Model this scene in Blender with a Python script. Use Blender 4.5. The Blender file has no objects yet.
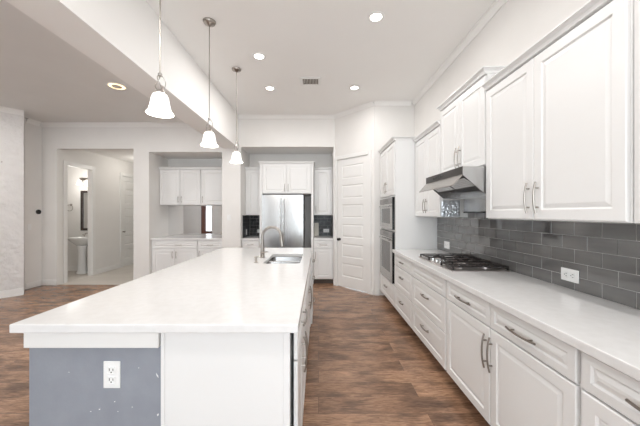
import bpy, bmesh, math, random
from mathutils import Vector, Matrix
random.seed(7)
PI = math.pi
SC = bpy.context.scene
COL = SC.collection

# ------------------------------------------------------------------ camera
H = 1.408
cam_data = bpy.data.cameras.new('camera')
cam = bpy.data.objects.new('camera', cam_data); COL.objects.link(cam)
cam.location = (0, 0, H); cam.rotation_euler = (PI/2, 0, 0)
cam_data.sensor_width = 36.0; cam_data.lens = 36.0*284.4/640.0
cam_data.shift_x = 1.5/640; cam_data.shift_y = 0.5/640
cam_data.clip_start = 0.02
SC.camera = cam

# ------------------------------------------------------------------ view, world, big lights
SC.view_settings.view_transform = 'Standard'
SC.view_settings.look = 'None'
SC.view_settings.gamma = 1.0
SC.view_settings.use_curve_mapping = False
SC.view_settings.exposure = 0.09
world = bpy.data.worlds.new('world'); SC.world = world; world.use_nodes = True
bg = world.node_tree.nodes['Background']
bg.inputs[0].default_value = (0.86, 0.94, 1.0, 1); bg.inputs[1].default_value = 3.1

def area(name, loc, rot, sx, sy, power, color=(1, 1, 1), spread=PI):
    l = bpy.data.lights.new(name, 'AREA'); l.shape = 'RECTANGLE'
    l.size = sx; l.size_y = sy; l.energy = power; l.color = color; l.spread = spread
    o = bpy.data.objects.new(name, l); COL.objects.link(o)
    o.location = loc; o.rotation_euler = rot
    return o
YF = -2.6                                # wall behind the camera, with the windows
area('daylight_kitchen_window', (0.15, YF+0.06, 1.42), (PI/2, 0, 0), 2.6, 2.5, 45, (0.86, 0.94, 1.0))
area('daylight_living_window', (-3.95, YF+0.06, 1.6), (PI/2, 0, 0), 2.0, 2.1, 10, (0.90, 0.96, 1.0))

# ------------------------------------------------------------------ materials
def mat(name, color, rough=0.5, metal=0.0, spec=0.5, emit=None, estr=0.0, coat=0.0):
    m = bpy.data.materials.new(name); m.use_nodes = True
    b = m.node_tree.nodes['Principled BSDF']
    b.inputs['Base Color'].default_value = (*color, 1)
    b.inputs['Roughness'].default_value = rough
    b.inputs['Metallic'].default_value = metal
    b.inputs['Specular IOR Level'].default_value = spec
    if coat: b.inputs['Coat Weight'].default_value = coat
    if emit:
        b.inputs['Emission Color'].default_value = (*emit, 1)
        b.inputs['Emission Strength'].default_value = estr
    return m
def nodes(m):
    t = m.node_tree
    return t, t.nodes, t.links, t.nodes['Principled BSDF']
def noise_tint(m, c1, c2, scale, detail=4, stretch=(1, 1, 1), bump=0.0, bscale=None, bdist=0.002):
    t, n, l, b = nodes(m)
    tc = n.new('ShaderNodeTexCoord'); mp = n.new('ShaderNodeMapping'); mp.inputs['Scale'].default_value = stretch
    l.new(tc.outputs['Object'], mp.inputs['Vector'])
    nz = n.new('ShaderNodeTexNoise'); nz.inputs['Scale'].default_value = scale; nz.inputs['Detail'].default_value = detail
    l.new(mp.outputs[0], nz.inputs['Vector'])
    r = n.new('ShaderNodeValToRGB')
    r.color_ramp.elements[0].position = 0.35; r.color_ramp.elements[0].color = (*c1, 1)
    r.color_ramp.elements[1].position = 0.65; r.color_ramp.elements[1].color = (*c2, 1)
    l.new(nz.outputs['Fac'], r.inputs['Fac']); l.new(r.outputs['Color'], b.inputs['Base Color'])
    if bump:
        nb = n.new('ShaderNodeTexNoise'); nb.inputs['Scale'].default_value = bscale or scale; nb.inputs['Detail'].default_value = 3
        l.new(mp.outputs[0], nb.inputs['Vector'])
        bp = n.new('ShaderNodeBump'); bp.inputs['Strength'].default_value = bump; bp.inputs['Distance'].default_value = bdist
        l.new(nb.outputs['Fac'], bp.inputs['Height']); l.new(bp.outputs[0], b.inputs['Normal'])
    return m
M = {}
M['wall'] = noise_tint(mat('wall_paint', (.82, .80, .775), .6), (.815, .795, .77), (.835, .815, .79), 3, bump=.08, bscale=160)
M['texwall'] = noise_tint(mat('textured_wall_paint', (.82, .81, .80), .6), (.72, .70, .685), (.77, .75, .735), 5, bump=.9, bscale=11, bdist=.03)
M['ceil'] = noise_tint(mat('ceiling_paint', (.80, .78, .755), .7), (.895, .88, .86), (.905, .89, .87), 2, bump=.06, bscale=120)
M['ceil_living'] = noise_tint(mat('living_ceiling_tone', (.79, .78, .76), .7), (.78, .77, .75), (.80, .79, .77), 2, bump=.06, bscale=120)  # ceiling colour repeated in a darker tone for the living room
M['trim'] = mat('trim_paint', (.85, .84, .82), .35)
M['cab'] = noise_tint(mat('cabinet_paint', (.86, .85, .835), .32), (.815, .81, .80), (.825, .82, .81), 2)
M['cabin'] = mat('cabinet_inside', (.70, .68, .65), .5)
M['quartz'] = noise_tint(mat('quartz', (.86, .85, .84), .13), (.765, .755, .745), (.80, .792, .785), 22, 8)
M['grey'] = noise_tint(mat('grey_drywall', (.26, .275, .315), .6), (.265, .282, .32), (.295, .313, .352), 9, 6, bump=.25, bscale=90)
M['chip'] = mat('white_paint_chip', (.85, .85, .84), .6)
M['steel_hood'] = mat('hood_steel', (.40, .375, .35), .25, 1.0)
M['steel_mid'] = mat('sink_steel', (.36, .355, .35), .22, 1.0)
M['steel'] = noise_tint(mat('stainless_steel', (.5, .5, .5), .27, 1.0), (.47, .465, .46), (.53, .525, .52), 6, 3, (40, 40, 1))
M['steel_dark'] = mat('dark_steel', (.065, .058, .054), .3, .7)
M['chrome'] = mat('chrome', (.80, .79, .78), .12, 1.0)
M['nickel'] = mat('brushed_nickel', (.36, .33, .30), .3, 1.0)
M['nickel_light'] = mat('light_nickel', (.46, .43, .40), .3, 1.0)
M['bronze'] = mat('dark_nickel', (.25, .22, .195), .35, .9)
M['black'] = mat('black_gloss', (.012, .012, .013), .15)
M['iron'] = mat('cast_iron', (.022, .017, .016), .5)
M['glassdark'] = mat('oven_glass', (.07, .07, .072), .12, .3)
M['tray'] = mat('cooktop_steel', (.62, .57, .55), .3, 1.0)
M['plastic'] = mat('white_plastic', (.86, .86, .85), .3)
M['slot'] = mat('socket_slot', (.10, .10, .10), .5)
M['knob'] = mat('dark_knob', (.06, .055, .05), .3, .9)
M['porcelain'] = mat('porcelain', (.86, .85, .83), .12)
M['darkwood'] = noise_tint(mat('dark_brown_wood', (.035, .025, .022), .4), (.03, .022, .02), (.05, .036, .03), 6, stretch=(1, 1, 6))
M['redwood'] = noise_tint(mat('red_brown_wood', (.13, .035, .016), .35), (.10, .026, .012), (.17, .048, .022), 8, stretch=(8, 8, 1))
M['mirror'] = mat('mirror_silver', (.86, .86, .86), .02, 1.0)
M['shade'] = mat('lit_frosted_glass', (.95, .93, .90), .35, emit=(1.0, .95, .88), estr=1.0)
M['led'] = mat('lit_lens', (1, 1, 1), .4, emit=(1.0, .96, .90), estr=9.0)
M['warmglow'] = mat('lit_warm_lens', (1, .9, .7), .4, emit=(1.0, .70, .38), estr=2.2)
M['vent'] = mat('vent_paint', (.62, .58, .53), .5)
M['ventdark'] = mat('vent_duct', (.10, .09, .08), .7)
M['board'] = mat('cream_board', (.74, .70, .62), .5)
M['halltile'] = mat('hall_tile', (.66, .61, .55), .35)
M['foil'] = noise_tint(mat('crumpled_foil', (.6, .62, .64), .32, .75), (.42, .44, .46), (.72, .74, .77), 7, 2, (1, 1, .5), bump=.35, bscale=7, bdist=.03)
M['grout'] = mat('tile_grout', (.46, .45, .44), .7)
M['ctrl'] = mat('oven_control_glass', (.20, .195, .19), .2, .4)
M['toe'] = mat('shaded_toe_board', (.10, .075, .06), .6)  # shade of the toe recess put into the board colour
M['rubber'] = mat('grey_plastic', (.30, .30, .30), .5)
M['dtile'] = noise_tint(mat('charcoal_tile', (.03, .03, .032), .3, spec=.35), (.012, .012, .013), (.06, .06, .062), 14, 5)

def tile_mat():
    m = mat('grey_glass_tile', (.13, .127, .125), .05, spec=.75, coat=.6)
    t, n, l, b = nodes(m)
    tc = n.new('ShaderNodeTexCoord')
    nz = n.new('ShaderNodeTexNoise'); nz.inputs['Scale'].default_value = 2.2; nz.inputs['Detail'].default_value = 3
    mp = n.new('ShaderNodeMapping'); mp.inputs['Scale'].default_value = (1, 1.2, 7)
    l.new(tc.outputs['Object'], mp.inputs[0]); l.new(mp.outputs[0], nz.inputs['Vector'])
    r = n.new('ShaderNodeValToRGB')
    r.color_ramp.elements[0].position = .3; r.color_ramp.elements[0].color = (.105, .103, .102, 1)
    r.color_ramp.elements[1].position = .7; r.color_ramp.elements[1].color = (.165, .162, .158, 1)
    l.new(nz.outputs['Fac'], r.inputs[0]); l.new(r.outputs[0], b.inputs['Base Color'])
    nb = n.new('ShaderNodeTexNoise'); nb.inputs['Scale'].default_value = 9
    l.new(tc.outputs['Object'], nb.inputs['Vector'])
    bp = n.new('ShaderNodeBump'); bp.inputs['Strength'].default_value = .2; bp.inputs['Distance'].default_value = .01
    l.new(nb.outputs['Fac'], bp.inputs['Height']); l.new(bp.outputs[0], b.inputs['Normal'])
    return m
M['tile'] = tile_mat()

def floor_mat():
    m = mat('wood_planks', (.2, .12, .08), .27, spec=.55)
    t, n, l, b = nodes(m)
    tc = n.new('ShaderNodeTexCoord')
    br = n.new('ShaderNodeTexBrick')
    br.offset = .37; br.inputs['Scale'].default_value = 1
    br.inputs['Brick Width'].default_value = 1.22; br.inputs['Row Height'].default_value = .182
    br.inputs['Mortar Size'].default_value = .0012; br.inputs['Mortar Smooth'].default_value = .3
    br.inputs['Color1'].default_value = (0, 0, 0, 1); br.inputs['Color2'].default_value = (1, 1, 1, 1)
    br.inputs['Mortar'].default_value = (.5, .5, .5, 1)
    l.new(tc.outputs['Object'], br.inputs['Vector'])
    # per plank offset of the grain
    sep = n.new('ShaderNodeSeparateXYZ'); l.new(tc.outputs['Object'], sep.inputs[0])
    mul = n.new('ShaderNodeMath'); mul.operation = 'MULTIPLY'; mul.inputs[1].default_value = 37.0
    bw = n.new('ShaderNodeRGBToBW'); l.new(br.outputs['Color'], bw.inputs[0]); l.new(bw.outputs[0], mul.inputs[0])
    cmb = n.new('ShaderNodeCombineXYZ')
    l.new(sep.outputs[0], cmb.inputs[0]); l.new(sep.outputs[1], cmb.inputs[1]); l.new(mul.outputs[0], cmb.inputs[2])
    mp = n.new('ShaderNodeMapping'); mp.inputs['Scale'].default_value = (3.2, 26, 1); l.new(cmb.outputs[0], mp.inputs[0])
    g = n.new('ShaderNodeTexNoise'); g.inputs['Scale'].default_value = 1.6; g.inputs['Detail'].default_value = 9
    g.inputs['Roughness'].default_value = .68; g.inputs['Distortion'].default_value = .6
    l.new(mp.outputs[0], g.inputs['Vector'])
    mp2 = n.new('ShaderNodeMapping'); mp2.inputs['Scale'].default_value = (3.0, 6.5, 1); l.new(cmb.outputs[0], mp2.inputs[0])
    p = n.new('ShaderNodeTexNoise'); p.inputs['Scale'].default_value = 1.1; p.inputs['Detail'].default_value = 5
    l.new(mp2.outputs[0], p.inputs['Vector'])
    base = n.new('ShaderNodeValToRGB'); e = base.color_ramp.elements
    e[0].position = 0; e[0].color = (.335, .20, .128, 1)
    e[1].position = 1; e[1].color = (.44, .27, .176, 1)
    x = e.new(.5); x.color = (.385, .234, .15, 1)
    l.new(bw.outputs[0], base.inputs[0])
    gr = n.new('ShaderNodeValToRGB'); e = gr.color_ramp.elements
    e[0].position = .32; e[0].color = (.60, .57, .55, 1); e[1].position = .68; e[1].color = (1.18, 1.18, 1.18, 1)
    l.new(g.outputs['Fac'], gr.inputs[0])
    mx = n.new('ShaderNodeMix'); mx.data_type = 'RGBA'; mx.blend_type = 'MULTIPLY'; mx.inputs[0].default_value = .85
    l.new(base.outputs[0], mx.inputs[6]); l.new(gr.outputs[0], mx.inputs[7])
    pr = n.new('ShaderNodeValToRGB'); e = pr.color_ramp.elements
    e[0].position = .34; e[0].color = (.44, .42, .42, 1); e[1].position = .60; e[1].color = (1.16, 1.12, 1.08, 1)
    l.new(p.outputs['Fac'], pr.inputs[0])
    mx2 = n.new('ShaderNodeMix'); mx2.data_type = 'RGBA'; mx2.blend_type = 'MULTIPLY'; mx2.inputs[0].default_value = .9
    l.new(mx.outputs[2], mx2.inputs[6]); l.new(pr.outputs[0], mx2.inputs[7])
    mp4 = n.new('ShaderNodeMapping'); mp4.inputs['Scale'].default_value = (9, 60, 1); l.new(cmb.outputs[0], mp4.inputs[0])
    f4 = n.new('ShaderNodeTexNoise'); f4.inputs['Scale'].default_value = 1.5; f4.inputs['Detail'].default_value = 4; f4.inputs['Distortion'].default_value = 1.0
    l.new(mp4.outputs[0], f4.inputs['Vector'])
    r4 = n.new('ShaderNodeValToRGB'); e = r4.color_ramp.elements
    e[0].position = .36; e[0].color = (.58, .56, .54, 1); e[1].position = .60; e[1].color = (1.12, 1.12, 1.12, 1)
    l.new(f4.outputs['Fac'], r4.inputs[0])
    mx4 = n.new('ShaderNodeMix'); mx4.data_type = 'RGBA'; mx4.blend_type = 'MULTIPLY'; mx4.inputs[0].default_value = .9
    l.new(mx2.outputs[2], mx4.inputs[6]); l.new(r4.outputs[0], mx4.inputs[7])
    mx3 = n.new('ShaderNodeMix'); mx3.data_type = 'RGBA'; mx3.inputs[7].default_value = (.05, .03, .022, 1)
    l.new(br.outputs['Fac'], mx3.inputs[0]); l.new(mx4.outputs[2], mx3.inputs[6])
    l.new(mx3.outputs[2], b.inputs['Base Color'])
    bp = n.new('ShaderNodeBump'); bp.inputs['Strength'].default_value = .25; bp.inputs['Distance'].default_value = .002
    l.new(g.outputs['Fac'], bp.inputs['Height']); l.new(bp.outputs[0], b.inputs['Normal'])
    return m
M['floor'] = floor_mat()

def hall_tile():
    m = M['halltile']; t, n, l, b = nodes(m)
    tc = n.new('ShaderNodeTexCoord'); br = n.new('ShaderNodeTexBrick'); br.offset = .5
    br.inputs['Scale'].default_value = 1; br.inputs['Brick Width'].default_value = .6; br.inputs['Row Height'].default_value = .3
    br.inputs['Mortar Size'].default_value = .003
    br.inputs['Color1'].default_value = (.60, .555, .50, 1); br.inputs['Color2'].default_value = (.66, .615, .56, 1)
    br.inputs['Mortar'].default_value = (.5, .46, .42, 1)
    l.new(tc.outputs['Object'], br.inputs['Vector']); l.new(br.outputs['Color'], b.inputs['Base Color'])
hall_tile()
def glass_mat():
    m = bpy.data.materials.new('window_glass'); m.use_nodes = True
    t = m.node_tree; n = t.nodes; n.clear()
    o = n.new('ShaderNodeOutputMaterial'); mx = n.new('ShaderNodeMixShader'); tr = n.new('ShaderNodeBsdfTransparent')
    gl = n.new('ShaderNodeBsdfGlossy'); gl.inputs['Roughness'].default_value = .02
    mx.inputs[0].default_value = .07
    t.links.new(tr.outputs[0], mx.inputs[1]); t.links.new(gl.outputs[0], mx.inputs[2]); t.links.new(mx.outputs[0], o.inputs[0])
    return m
M['glass'] = glass_mat()

# ------------------------------------------------------------------ mesh helpers
class MB:
    def __init__(s): s.bm = bmesh.new()
    def box(s, x0, x1, y0, y1, z0, z1, bev=0.0, seg=1):
        r = bmesh.ops.create_cube(s.bm, size=1)
        vs = r['verts']
        for v in vs:
            v.co = Vector((x0+(v.co.x+.5)*(x1-x0), y0+(v.co.y+.5)*(y1-y0), z0+(v.co.z+.5)*(z1-z0)))
        if bev:
            es = list({e for v in vs for e in v.link_edges})
            bmesh.ops.bevel(s.bm, geom=es, offset=bev, segments=seg, affect='EDGES', profile=.5)
        return s
    def poly(s, pts):
        s.bm.faces.new([s.bm.verts.new(p) for p in pts]); return s
    def prism(s, pts, off):
        """pts: planar loop of 3d points, extruded by vector off"""
        off = Vector(off)
        a = [s.bm.verts.new(p) for p in pts]; b = [s.bm.verts.new(Vector(p)+off) for p in pts]
        k = len(pts)
        fs = [s.bm.faces.new(a), s.bm.faces.new(b[::-1])]
        for i in range(k): fs.append(s.bm.faces.new([a[i], b[i], b[(i+1) % k], a[(i+1) % k]]))
        bmesh.ops.recalc_face_normals(s.bm, faces=fs)
        return s
    def tube(s, pts, r, seg=10, cap=True, radii=None):
        pts = [Vector(p) for p in pts]; rings = []
        up = None
        for i, p in enumerate(pts):
            d = (pts[min(i+1, len(pts)-1)] - pts[max(i-1, 0)]).normalized()
            if up is None:
                a = Vector((0, 0, 1)) if abs(d.z) < .9 else Vector((1, 0, 0))
                up = (a - d*a.dot(d)).normalized()
            else:
                up = (up - d*up.dot(d)).normalized()
            sd = d.cross(up)
            rr = radii[i] if radii else r
            rings.append([s.bm.verts.new(p + up*rr*math.cos(2*PI*k/seg) + sd*rr*math.sin(2*PI*k/seg)) for k in range(seg)])
        fs = []
        for a, b in zip(rings, rings[1:]):
            for k in range(seg): fs.append(s.bm.faces.new([a[k], a[(k+1) % seg], b[(k+1) % seg], b[k]]))
        if cap: fs += [s.bm.faces.new(rings[0][::-1]), s.bm.faces.new(rings[-1])]
        bmesh.ops.recalc_face_normals(s.bm, faces=fs)
        for f in fs: f.smooth = True
        return s
    def lathe(s, prof, c=(0, 0, 0), seg=24, sx=1.0, sy=1.0, closed=False):
        """prof: (r, z) list around a vertical axis at c"""
        c = Vector(c); rings = []
        for r, z in prof:
            if r < 1e-6: rings.append([s.bm.verts.new(c + Vector((0, 0, z)))])
            else: rings.append([s.bm.verts.new(c + Vector((sx*r*math.cos(2*PI*k/seg), sy*r*math.sin(2*PI*k/seg), z))) for k in range(seg)])
        fs = []
        pairs = list(zip(rings, rings[1:]))
        if closed: pairs.append((rings[-1], rings[0]))
        for a, b in pairs:
            for k in range(seg):
                q = (k+1) % seg
                if len(a) == 1 and len(b) == 1: continue
                if len(a) == 1: fs.append(s.bm.faces.new([a[0], b[q], b[k]]))
                elif len(b) == 1: fs.append(s.bm.faces.new([a[k], a[q], b[0]]))
                else: fs.append(s.bm.faces.new([a[k], a[q], b[q], b[k]]))
        bmesh.ops.recalc_face_normals(s.bm, faces=fs)
        for f in fs: f.smooth = True
        return s
    def loops(s, rects):
        """rects: list of (x0,x1,z0,z1,y): bridged rectangular loops facing -y, the last one filled"""
        L = [[s.bm.verts.new(p) for p in ((x0, y, z0), (x1, y, z0), (x1, y, z1), (x0, y, z1))] for x0, x1, z0, z1, y in rects]
        for a, b in zip(L, L[1:]):
            for k in range(4): s.bm.faces.new([a[k], a[(k+1) % 4], b[(k+1) % 4], b[k]])
        s.bm.faces.new(L[-1]); return s
    def xf(s, mtx):
        bmesh.ops.transform(s.bm, matrix=mtx, verts=s.bm.verts[:]); return s
    def build(s, name, material, parent=None, kind=None):
        me = bpy.data.meshes.new(name); s.bm.to_mesh(me); s.bm.free()
        if any(p.use_smooth for p in me.polygons):
            try: me.set_sharp_from_angle(angle=math.radians(40))
            except Exception: pass
        o = bpy.data.objects.new(name, me); COL.objects.link(o)
        me.materials.append(material)
        if parent: o.parent = parent
        if kind: o['kind'] = kind
        return o
def tag(o, label, cat, group=None):
    o['label'] = label; o['category'] = cat
    if group: o['group'] = group
    return o
def thing(name, label, cat, loc=(0, 0, 0), rz=0, group=None):
    o = bpy.data.objects.new(name, None); COL.objects.link(o)
    o.location = loc; o.rotation_euler = (0, 0, rz)
    return tag(o, label, cat, group)
def struct(name, mb, m): return mb.build(name, m, kind='structure')
def dup(root, loc, label=None, rz=None):
    r = root.copy(); COL.objects.link(r); r.location = loc
    if rz is not None: r.rotation_euler = (0, 0, rz)
    if label: r['label'] = label
    for ch in list(root.children):
        c = ch.copy(); COL.objects.link(c); c.parent = r
        for g in list(ch.children):
            d = g.copy(); COL.objects.link(d); d.parent = c
    return r

# ------------------------------------------------------------------ the setting
ZK, ZL = 3.33, 3.18           # kitchen and living ceilings
YB = 5.58                     # plane of the back wall
XR = 1.65                     # right wall
XL = -7.5
BR, BL, BZ = -1.558, -1.878, 2.685    # dropped beam
struct('floor', MB().box(XL, XR+.1, YF-.1, 5.625, -.05, 0), M['floor'])
struct('floor_hall', MB().box(XL, -3.6, 5.628, 9.2, -.05, -.001), M['halltile'])
struct('floor_niche', MB().box(-3.598, XR+.1, 5.628, 6.5, -.05, 0), M['floor'])
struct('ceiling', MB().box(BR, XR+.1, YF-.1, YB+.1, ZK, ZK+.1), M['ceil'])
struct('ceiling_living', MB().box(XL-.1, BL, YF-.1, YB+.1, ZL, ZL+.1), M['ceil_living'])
struct('trim_1', MB().box(BL, BR, YF, YB-.001, BZ, ZK+.1), M['ceil'])          # the dropped beam
struct('wall_right', MB().box(XR, XR+.1, YF, 5.0, 0, ZK), M['wall'])
wb = MB()
T = .12
wb.box(-5.43, -5.13, YB, YB+T, 0, ZK)
wb.box(-5.13, -3.63, YB, YB+T, 2.68, ZK)
wb.box(-3.63, -3.325, YB, YB+T, 0, ZK)
wb.box(-3.325, -1.893, YB, YB+T, 2.617, ZK)
wb.box(-1.893, -1.53, YB, YB+T, 0, ZK)
wb.box(-1.53, .294, YB, YB+T, 2.717, ZK)
wb.box(.294, .3236, YB, YB+T, 0, ZK)
struct('wall_back', wb, M['wall'])
struct('wall_nook', MB().box(-3.6, -3.325, YB+T+.001, 9.1, 0, ZK), M['wall'])
struct('wall_pillar', MB().box(-1.893, -1.53, YB+T+.001, 6.3, 0, ZK), M['wall'])
struct('wall_niche', MB().box(.294, .38, YB+T+.001, 6.3, 0, ZK), M['wall'])
struct('wall_rear', MB().box(-3.324, .6, 6.30, 6.4, 0, ZK), M['wall'])
struct('ceiling_nook', MB().box(-3.324, -1.894, YB+T+.001, 6.299, 2.617, 2.7), M['ceil'])
struct('ceiling_niche', MB().box(-1.529, .293, YB+T+.001, 6.299, 2.717, 2.8), M['ceil'])
# diagonal pantry wall, local x runs from A to B
A = Vector((.3236, YB, 0)); B = Vector((.961, 4.90, 0)); U = (B-A).normalized(); LEN = (B-A).length
ANG = math.atan2(U.y, U.x)
DX0, DX1, DZ = .068, .800, 2.44
pw = MB()
pw.box(0, DX0-.004, 0, .11, 0, ZK); pw.box(DX1+.004, LEN, 0, .11, 0, ZK); pw.box(DX0-.004, DX1+.004, 0, .11, DZ+.004, ZK)
o = struct('wall_pantry', pw, M['wall']); o.location = A; o.rotation_euler = (0, 0, ANG)
struct('wall_oven', MB().box(.966, XR, 4.90, 5.0, 0, ZK), M['wall'])
# casing of the pantry door
cs = MB()
cs.box(DX0-.066, DX0-.004, -.018, -.001, 0, DZ+.07, .004); cs.box(DX1+.004, DX1+.072, -.018, -.001, 0, DZ+.07, .004)
cs.box(DX0-.004, DX1+.004, -.018, -.001, DZ+.004, DZ+.07, .004)
o = struct('trim_2', cs, M['trim']); o.location = A; o.rotation_euler = (0, 0, ANG)

def panel_rects(x0, x1, z0, z1, y0=0):
    return [(x0, x1, z0, z1, y0), (x0+.012, x1-.012, z0+.012, z1-.012, y0+.009), (x0+.018, x1-.018, z0+.018, z1-.018, y0+.009),
            (x0+.045, x1-.045, z0+.04, z1-.04, y0+.002)]
def panel_door(w, h, n, t=.035, stile=.11, rail=.115):
    """door of n horizontal panels, front face y=0"""
    mb = MB(); bm = mb.bm
    ph = (h - .20 - .12 - (n-1)*rail)/n
    z = .20; spans = []
    for i in range(n): spans.append((z, z+ph)); z += ph+rail
    zs = [0] + [v for s_ in spans for v in s_] + [h]
    for i in range(0, len(zs), 2):
        mb.poly([(stile, 0, zs[i]), (w-stile, 0, zs[i]), (w-stile, 0, zs[i+1]), (stile, 0, zs[i+1])])
    mb.poly([(0, 0, 0), (stile, 0, 0), (stile, 0, h), (0, 0, h)]); mb.poly([(w-stile, 0, 0), (w, 0, 0), (w, 0, h), (w-stile, 0, h)])
    for a, b in spans: mb.loops(panel_rects(stile, w-stile, a, b))
    mb.poly([(0, t, 0), (0, t, h), (w, t, h), (w, t, 0)])
    mb.poly([(0, 0, 0), (0, 0, h), (0, t, h), (0, t, 0)]); mb.poly([(w, 0, 0), (w, t, 0), (w, t, h), (w, 0, h)])
    mb.poly([(0, 0, h), (w, 0, h), (w, t, h), (0, t, h)]); mb.poly([(0, 0, 0), (0, t, 0), (w, t, 0), (w, 0, 0)])
    return mb
door = panel_door(DX1-DX0, DZ-.012, 6).build('door_1', M['trim'], kind='structure')
door.location = A + U*DX0 + Vector((0, 0, .012)) + Vector((-U.y, U.x, 0))*.012*0 + Vector((U.y*-1, U.x, 0))*.006
door.rotation_euler = (0, 0, ANG)
kb = MB().lathe([(0, 0), (.026, 0), (.026, .006), (.010, .010), (.010, .030), (.022, .036), (.028, .048), (.024, .060), (0, .064)], seg=18)
kb.xf(Matrix.Translation((.055, 0, .90)) @ Matrix.Rotation(PI/2, 4, 'X'))
kb.build('door_knob', M['knob'], door)
for hz in (.25, 1.2, 2.15):
    MB().tube([(DX1-DX0+.001, -.006, hz), (DX1-DX0+.001, -.006, hz+.09)], .006, 8).build('hinge', M['nickel'], door)

# hallway and bathroom
HX = -5.15
hw = MB()
hw.box(HX-.1, HX, YB+T+.001, 5.82, 0, 2.8); hw.box(HX-.1, HX, 6.466, 7.45, 0, 2.8); hw.box(HX-.1, HX, 8.16, 9.1, 0, 2.8)
hw.box(HX-.1, HX, 5.82, 6.466, 2.40, 2.8); hw.box(HX-.1, HX, 7.45, 8.16, 2.40, 2.8)
struct('wall_hall', hw, M['wall'])
struct('wall_hall_end', MB().box(XL, -3.325, 9.1, 9.2, 0, 2.8), M['wall'])
struct('ceiling_hall', MB().box(XL, -3.601, YB+T+.001, 9.2, 2.80, 2.9), M['ceil'])
struct('wall_bath_back', MB().box(XL, HX-.101, 7.0, 7.1, 0, 2.8), M['wall'])
struct('wall_bath_left', MB().box(XL-.1, XL, YB+T, 7.1, 0, 2.8), M['wall'])
struct('wall_bath_front', MB().box(XL, HX-.101, YB+.08, YB+T+.04, 0, 2.8), M['wall'])
def casing_x(name, y0, y1, z1, x, w=.085, d=.018):
    c = MB()
    c.box(x+.001, x+d, y0-w, y0, 0, z1+w, .004); c.box(x+.001, x+d, y1, y1+w, 0, z1+w, .004); c.box(x+.001, x+d, y0, y1, z1, z1+w, .004)
    return struct(name, c, M['trim'])
casing_x('trim_3', 5.822, 6.464, 2.395, HX)
casing_x('trim_4', 7.452, 8.158, 2.395, HX)
d2 = panel_door(.70, 2.385, 6).build('door_2', M['trim'], kind='structure')
d2.location = (HX-.012, 7.455, .008); d2.rotation_euler = (0, 0, PI/2)
kb = MB().lathe([(0, 0), (.024, 0), (.010, .01), (.010, .03), (.027, .045), (0, .06)], seg=14)
kb.xf(Matrix.Translation((.06, 0, .92)) @ Matrix.Rotation(PI/2, 4, 'X')); kb.build('door_knob', M['nickel'], d2)

# left side of the living room
struct('wall_left', MB().box(-5.55, -5.43, 5.26, YB+T, 0, ZK), M['wall'])
P0, P1 = Vector((-5.11, 4.93)), Vector((-6.05, 3.757))
tw = MB().prism([(P0.x, P0.y, 0), (P1.x, P1.y, 0), (-6.3, 4.0, 0), (-5.43, 5.26, 0)], (0, 0, ZK))
struct('wall_left_textured', tw, M['texwall'])
struct('wall_living', MB().box(-6.3, -6.05, YF, 3.757, 0, 0.001).box(XL-.1, XL, YF, -1.2, 0, ZK).box(XL-.1, XL, .4, 4.1, 0, ZK).box(XL-.1, XL, -1.2, .4, 0, .5).box(XL-.1, XL, -1.2, .4, 2.7, ZK).box(XL, -6.06, 3.9, 4.0, 0, ZK), M['wall'])
# wall behind the camera with its windows and the brown door
fw = MB()
WX = [(-6.27, -5.68, 0, 2.15), (-5.0, -2.9, .5, 2.7), (-1.2, 1.5, .12, 2.75)]
x = XL
for a, b, z0, z1 in WX:
    fw.box(x, a, YF-.1, YF, 0, ZK)
    if z0 > 0: fw.box(a, b, YF-.1, YF, 0, z0)
    fw.box(a, b, YF-.1, YF, z1, ZK); x = b
fw.box(x, XR+.1, YF-.1, YF, 0, ZK)
struct('wall_front', fw, M['wall'])
for i, (a, b, z0, z1) in enumerate(WX[1:]):
    f = MB(); w = .05
    f.box(a, a+w, YF-.07, YF-.02, z0, z1); f.box(b-w, b, YF-.07, YF-.02, z0, z1); f.box(a+w, b-w, YF-.07, YF-.02, z0, z0+w); f.box(a+w, b-w, YF-.07, YF-.02, z1-w, z1)
    for k in (1, 2):
        xm = a+(b-a)*k/3; f.box(xm-.03, xm+.03, YF-.07, YF-.02, z0+w, z1-w)
    wn = struct('window_%d' % (i+1), f, M['trim'])
    MB().box(a+w, b-w, YF-.048, YF-.042, z0+w, z1-w).build('window_pane', M['glass'], wn)
a, b, z0, z1 = WX[0]
dm = MB(); dm.box(a, a+.25, YF-.06, YF-.01, .01, z1); dm.box(b-.03, b, YF-.06, YF-.01, .01, z1)
dm.box(a+.25, b-.03, YF-.06, YF-.01, .01, .47); dm.box(a+.25, b-.03, YF-.06, YF-.01, z1-.2, z1)
d3 = struct('door_3', dm, M['redwood'])
MB().box(a+.25, b-.03, YF-.04, YF-.03, .47, z1-.2).build('door_pane', M['glass'], d3)

# baseboards
def base(name, x0, x1, y0, y1, h=.11): return struct(name, MB().box(x0, x1, y0, y1, 0, h, .004), M['trim'])
base('baseboard_back', -5.415, -5.132, YB-.016, YB-.001)
base('baseboard_pier', -3.628, -3.327, YB-.016, YB-.001)
base('baseboard_pillar', -1.891, -1.532, YB-.016, YB-.001)
base('baseboard_left', -5.429, -5.414, 5.27, YB-.017)
d = (P1-P0).normalized(); nrm = Vector((-d.y, d.x)) if (-d.y*1 + d.x*-1) > 0 else Vector((d.y, -d.x))
if nrm.x < 0: nrm = -nrm
tb = MB().prism([(P0.x+nrm.x*.001, P0.y+nrm.y*.001, 0), (P1.x+nrm.x*.001, P1.y+nrm.y*.001, 0), (P1.x+nrm.x*.018, P1.y+nrm.y*.018, 0), (P0.x+nrm.x*.018, P0.y+nrm.y*.018, 0)], (0, 0, .12))
struct('baseboard_textured', tb, M['trim'])
base('baseboard_hall', HX+.001, HX+.016, 6.555, 7.362)
base('baseboard_bath', XL, HX-.102, 6.984, 6.999)
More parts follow.
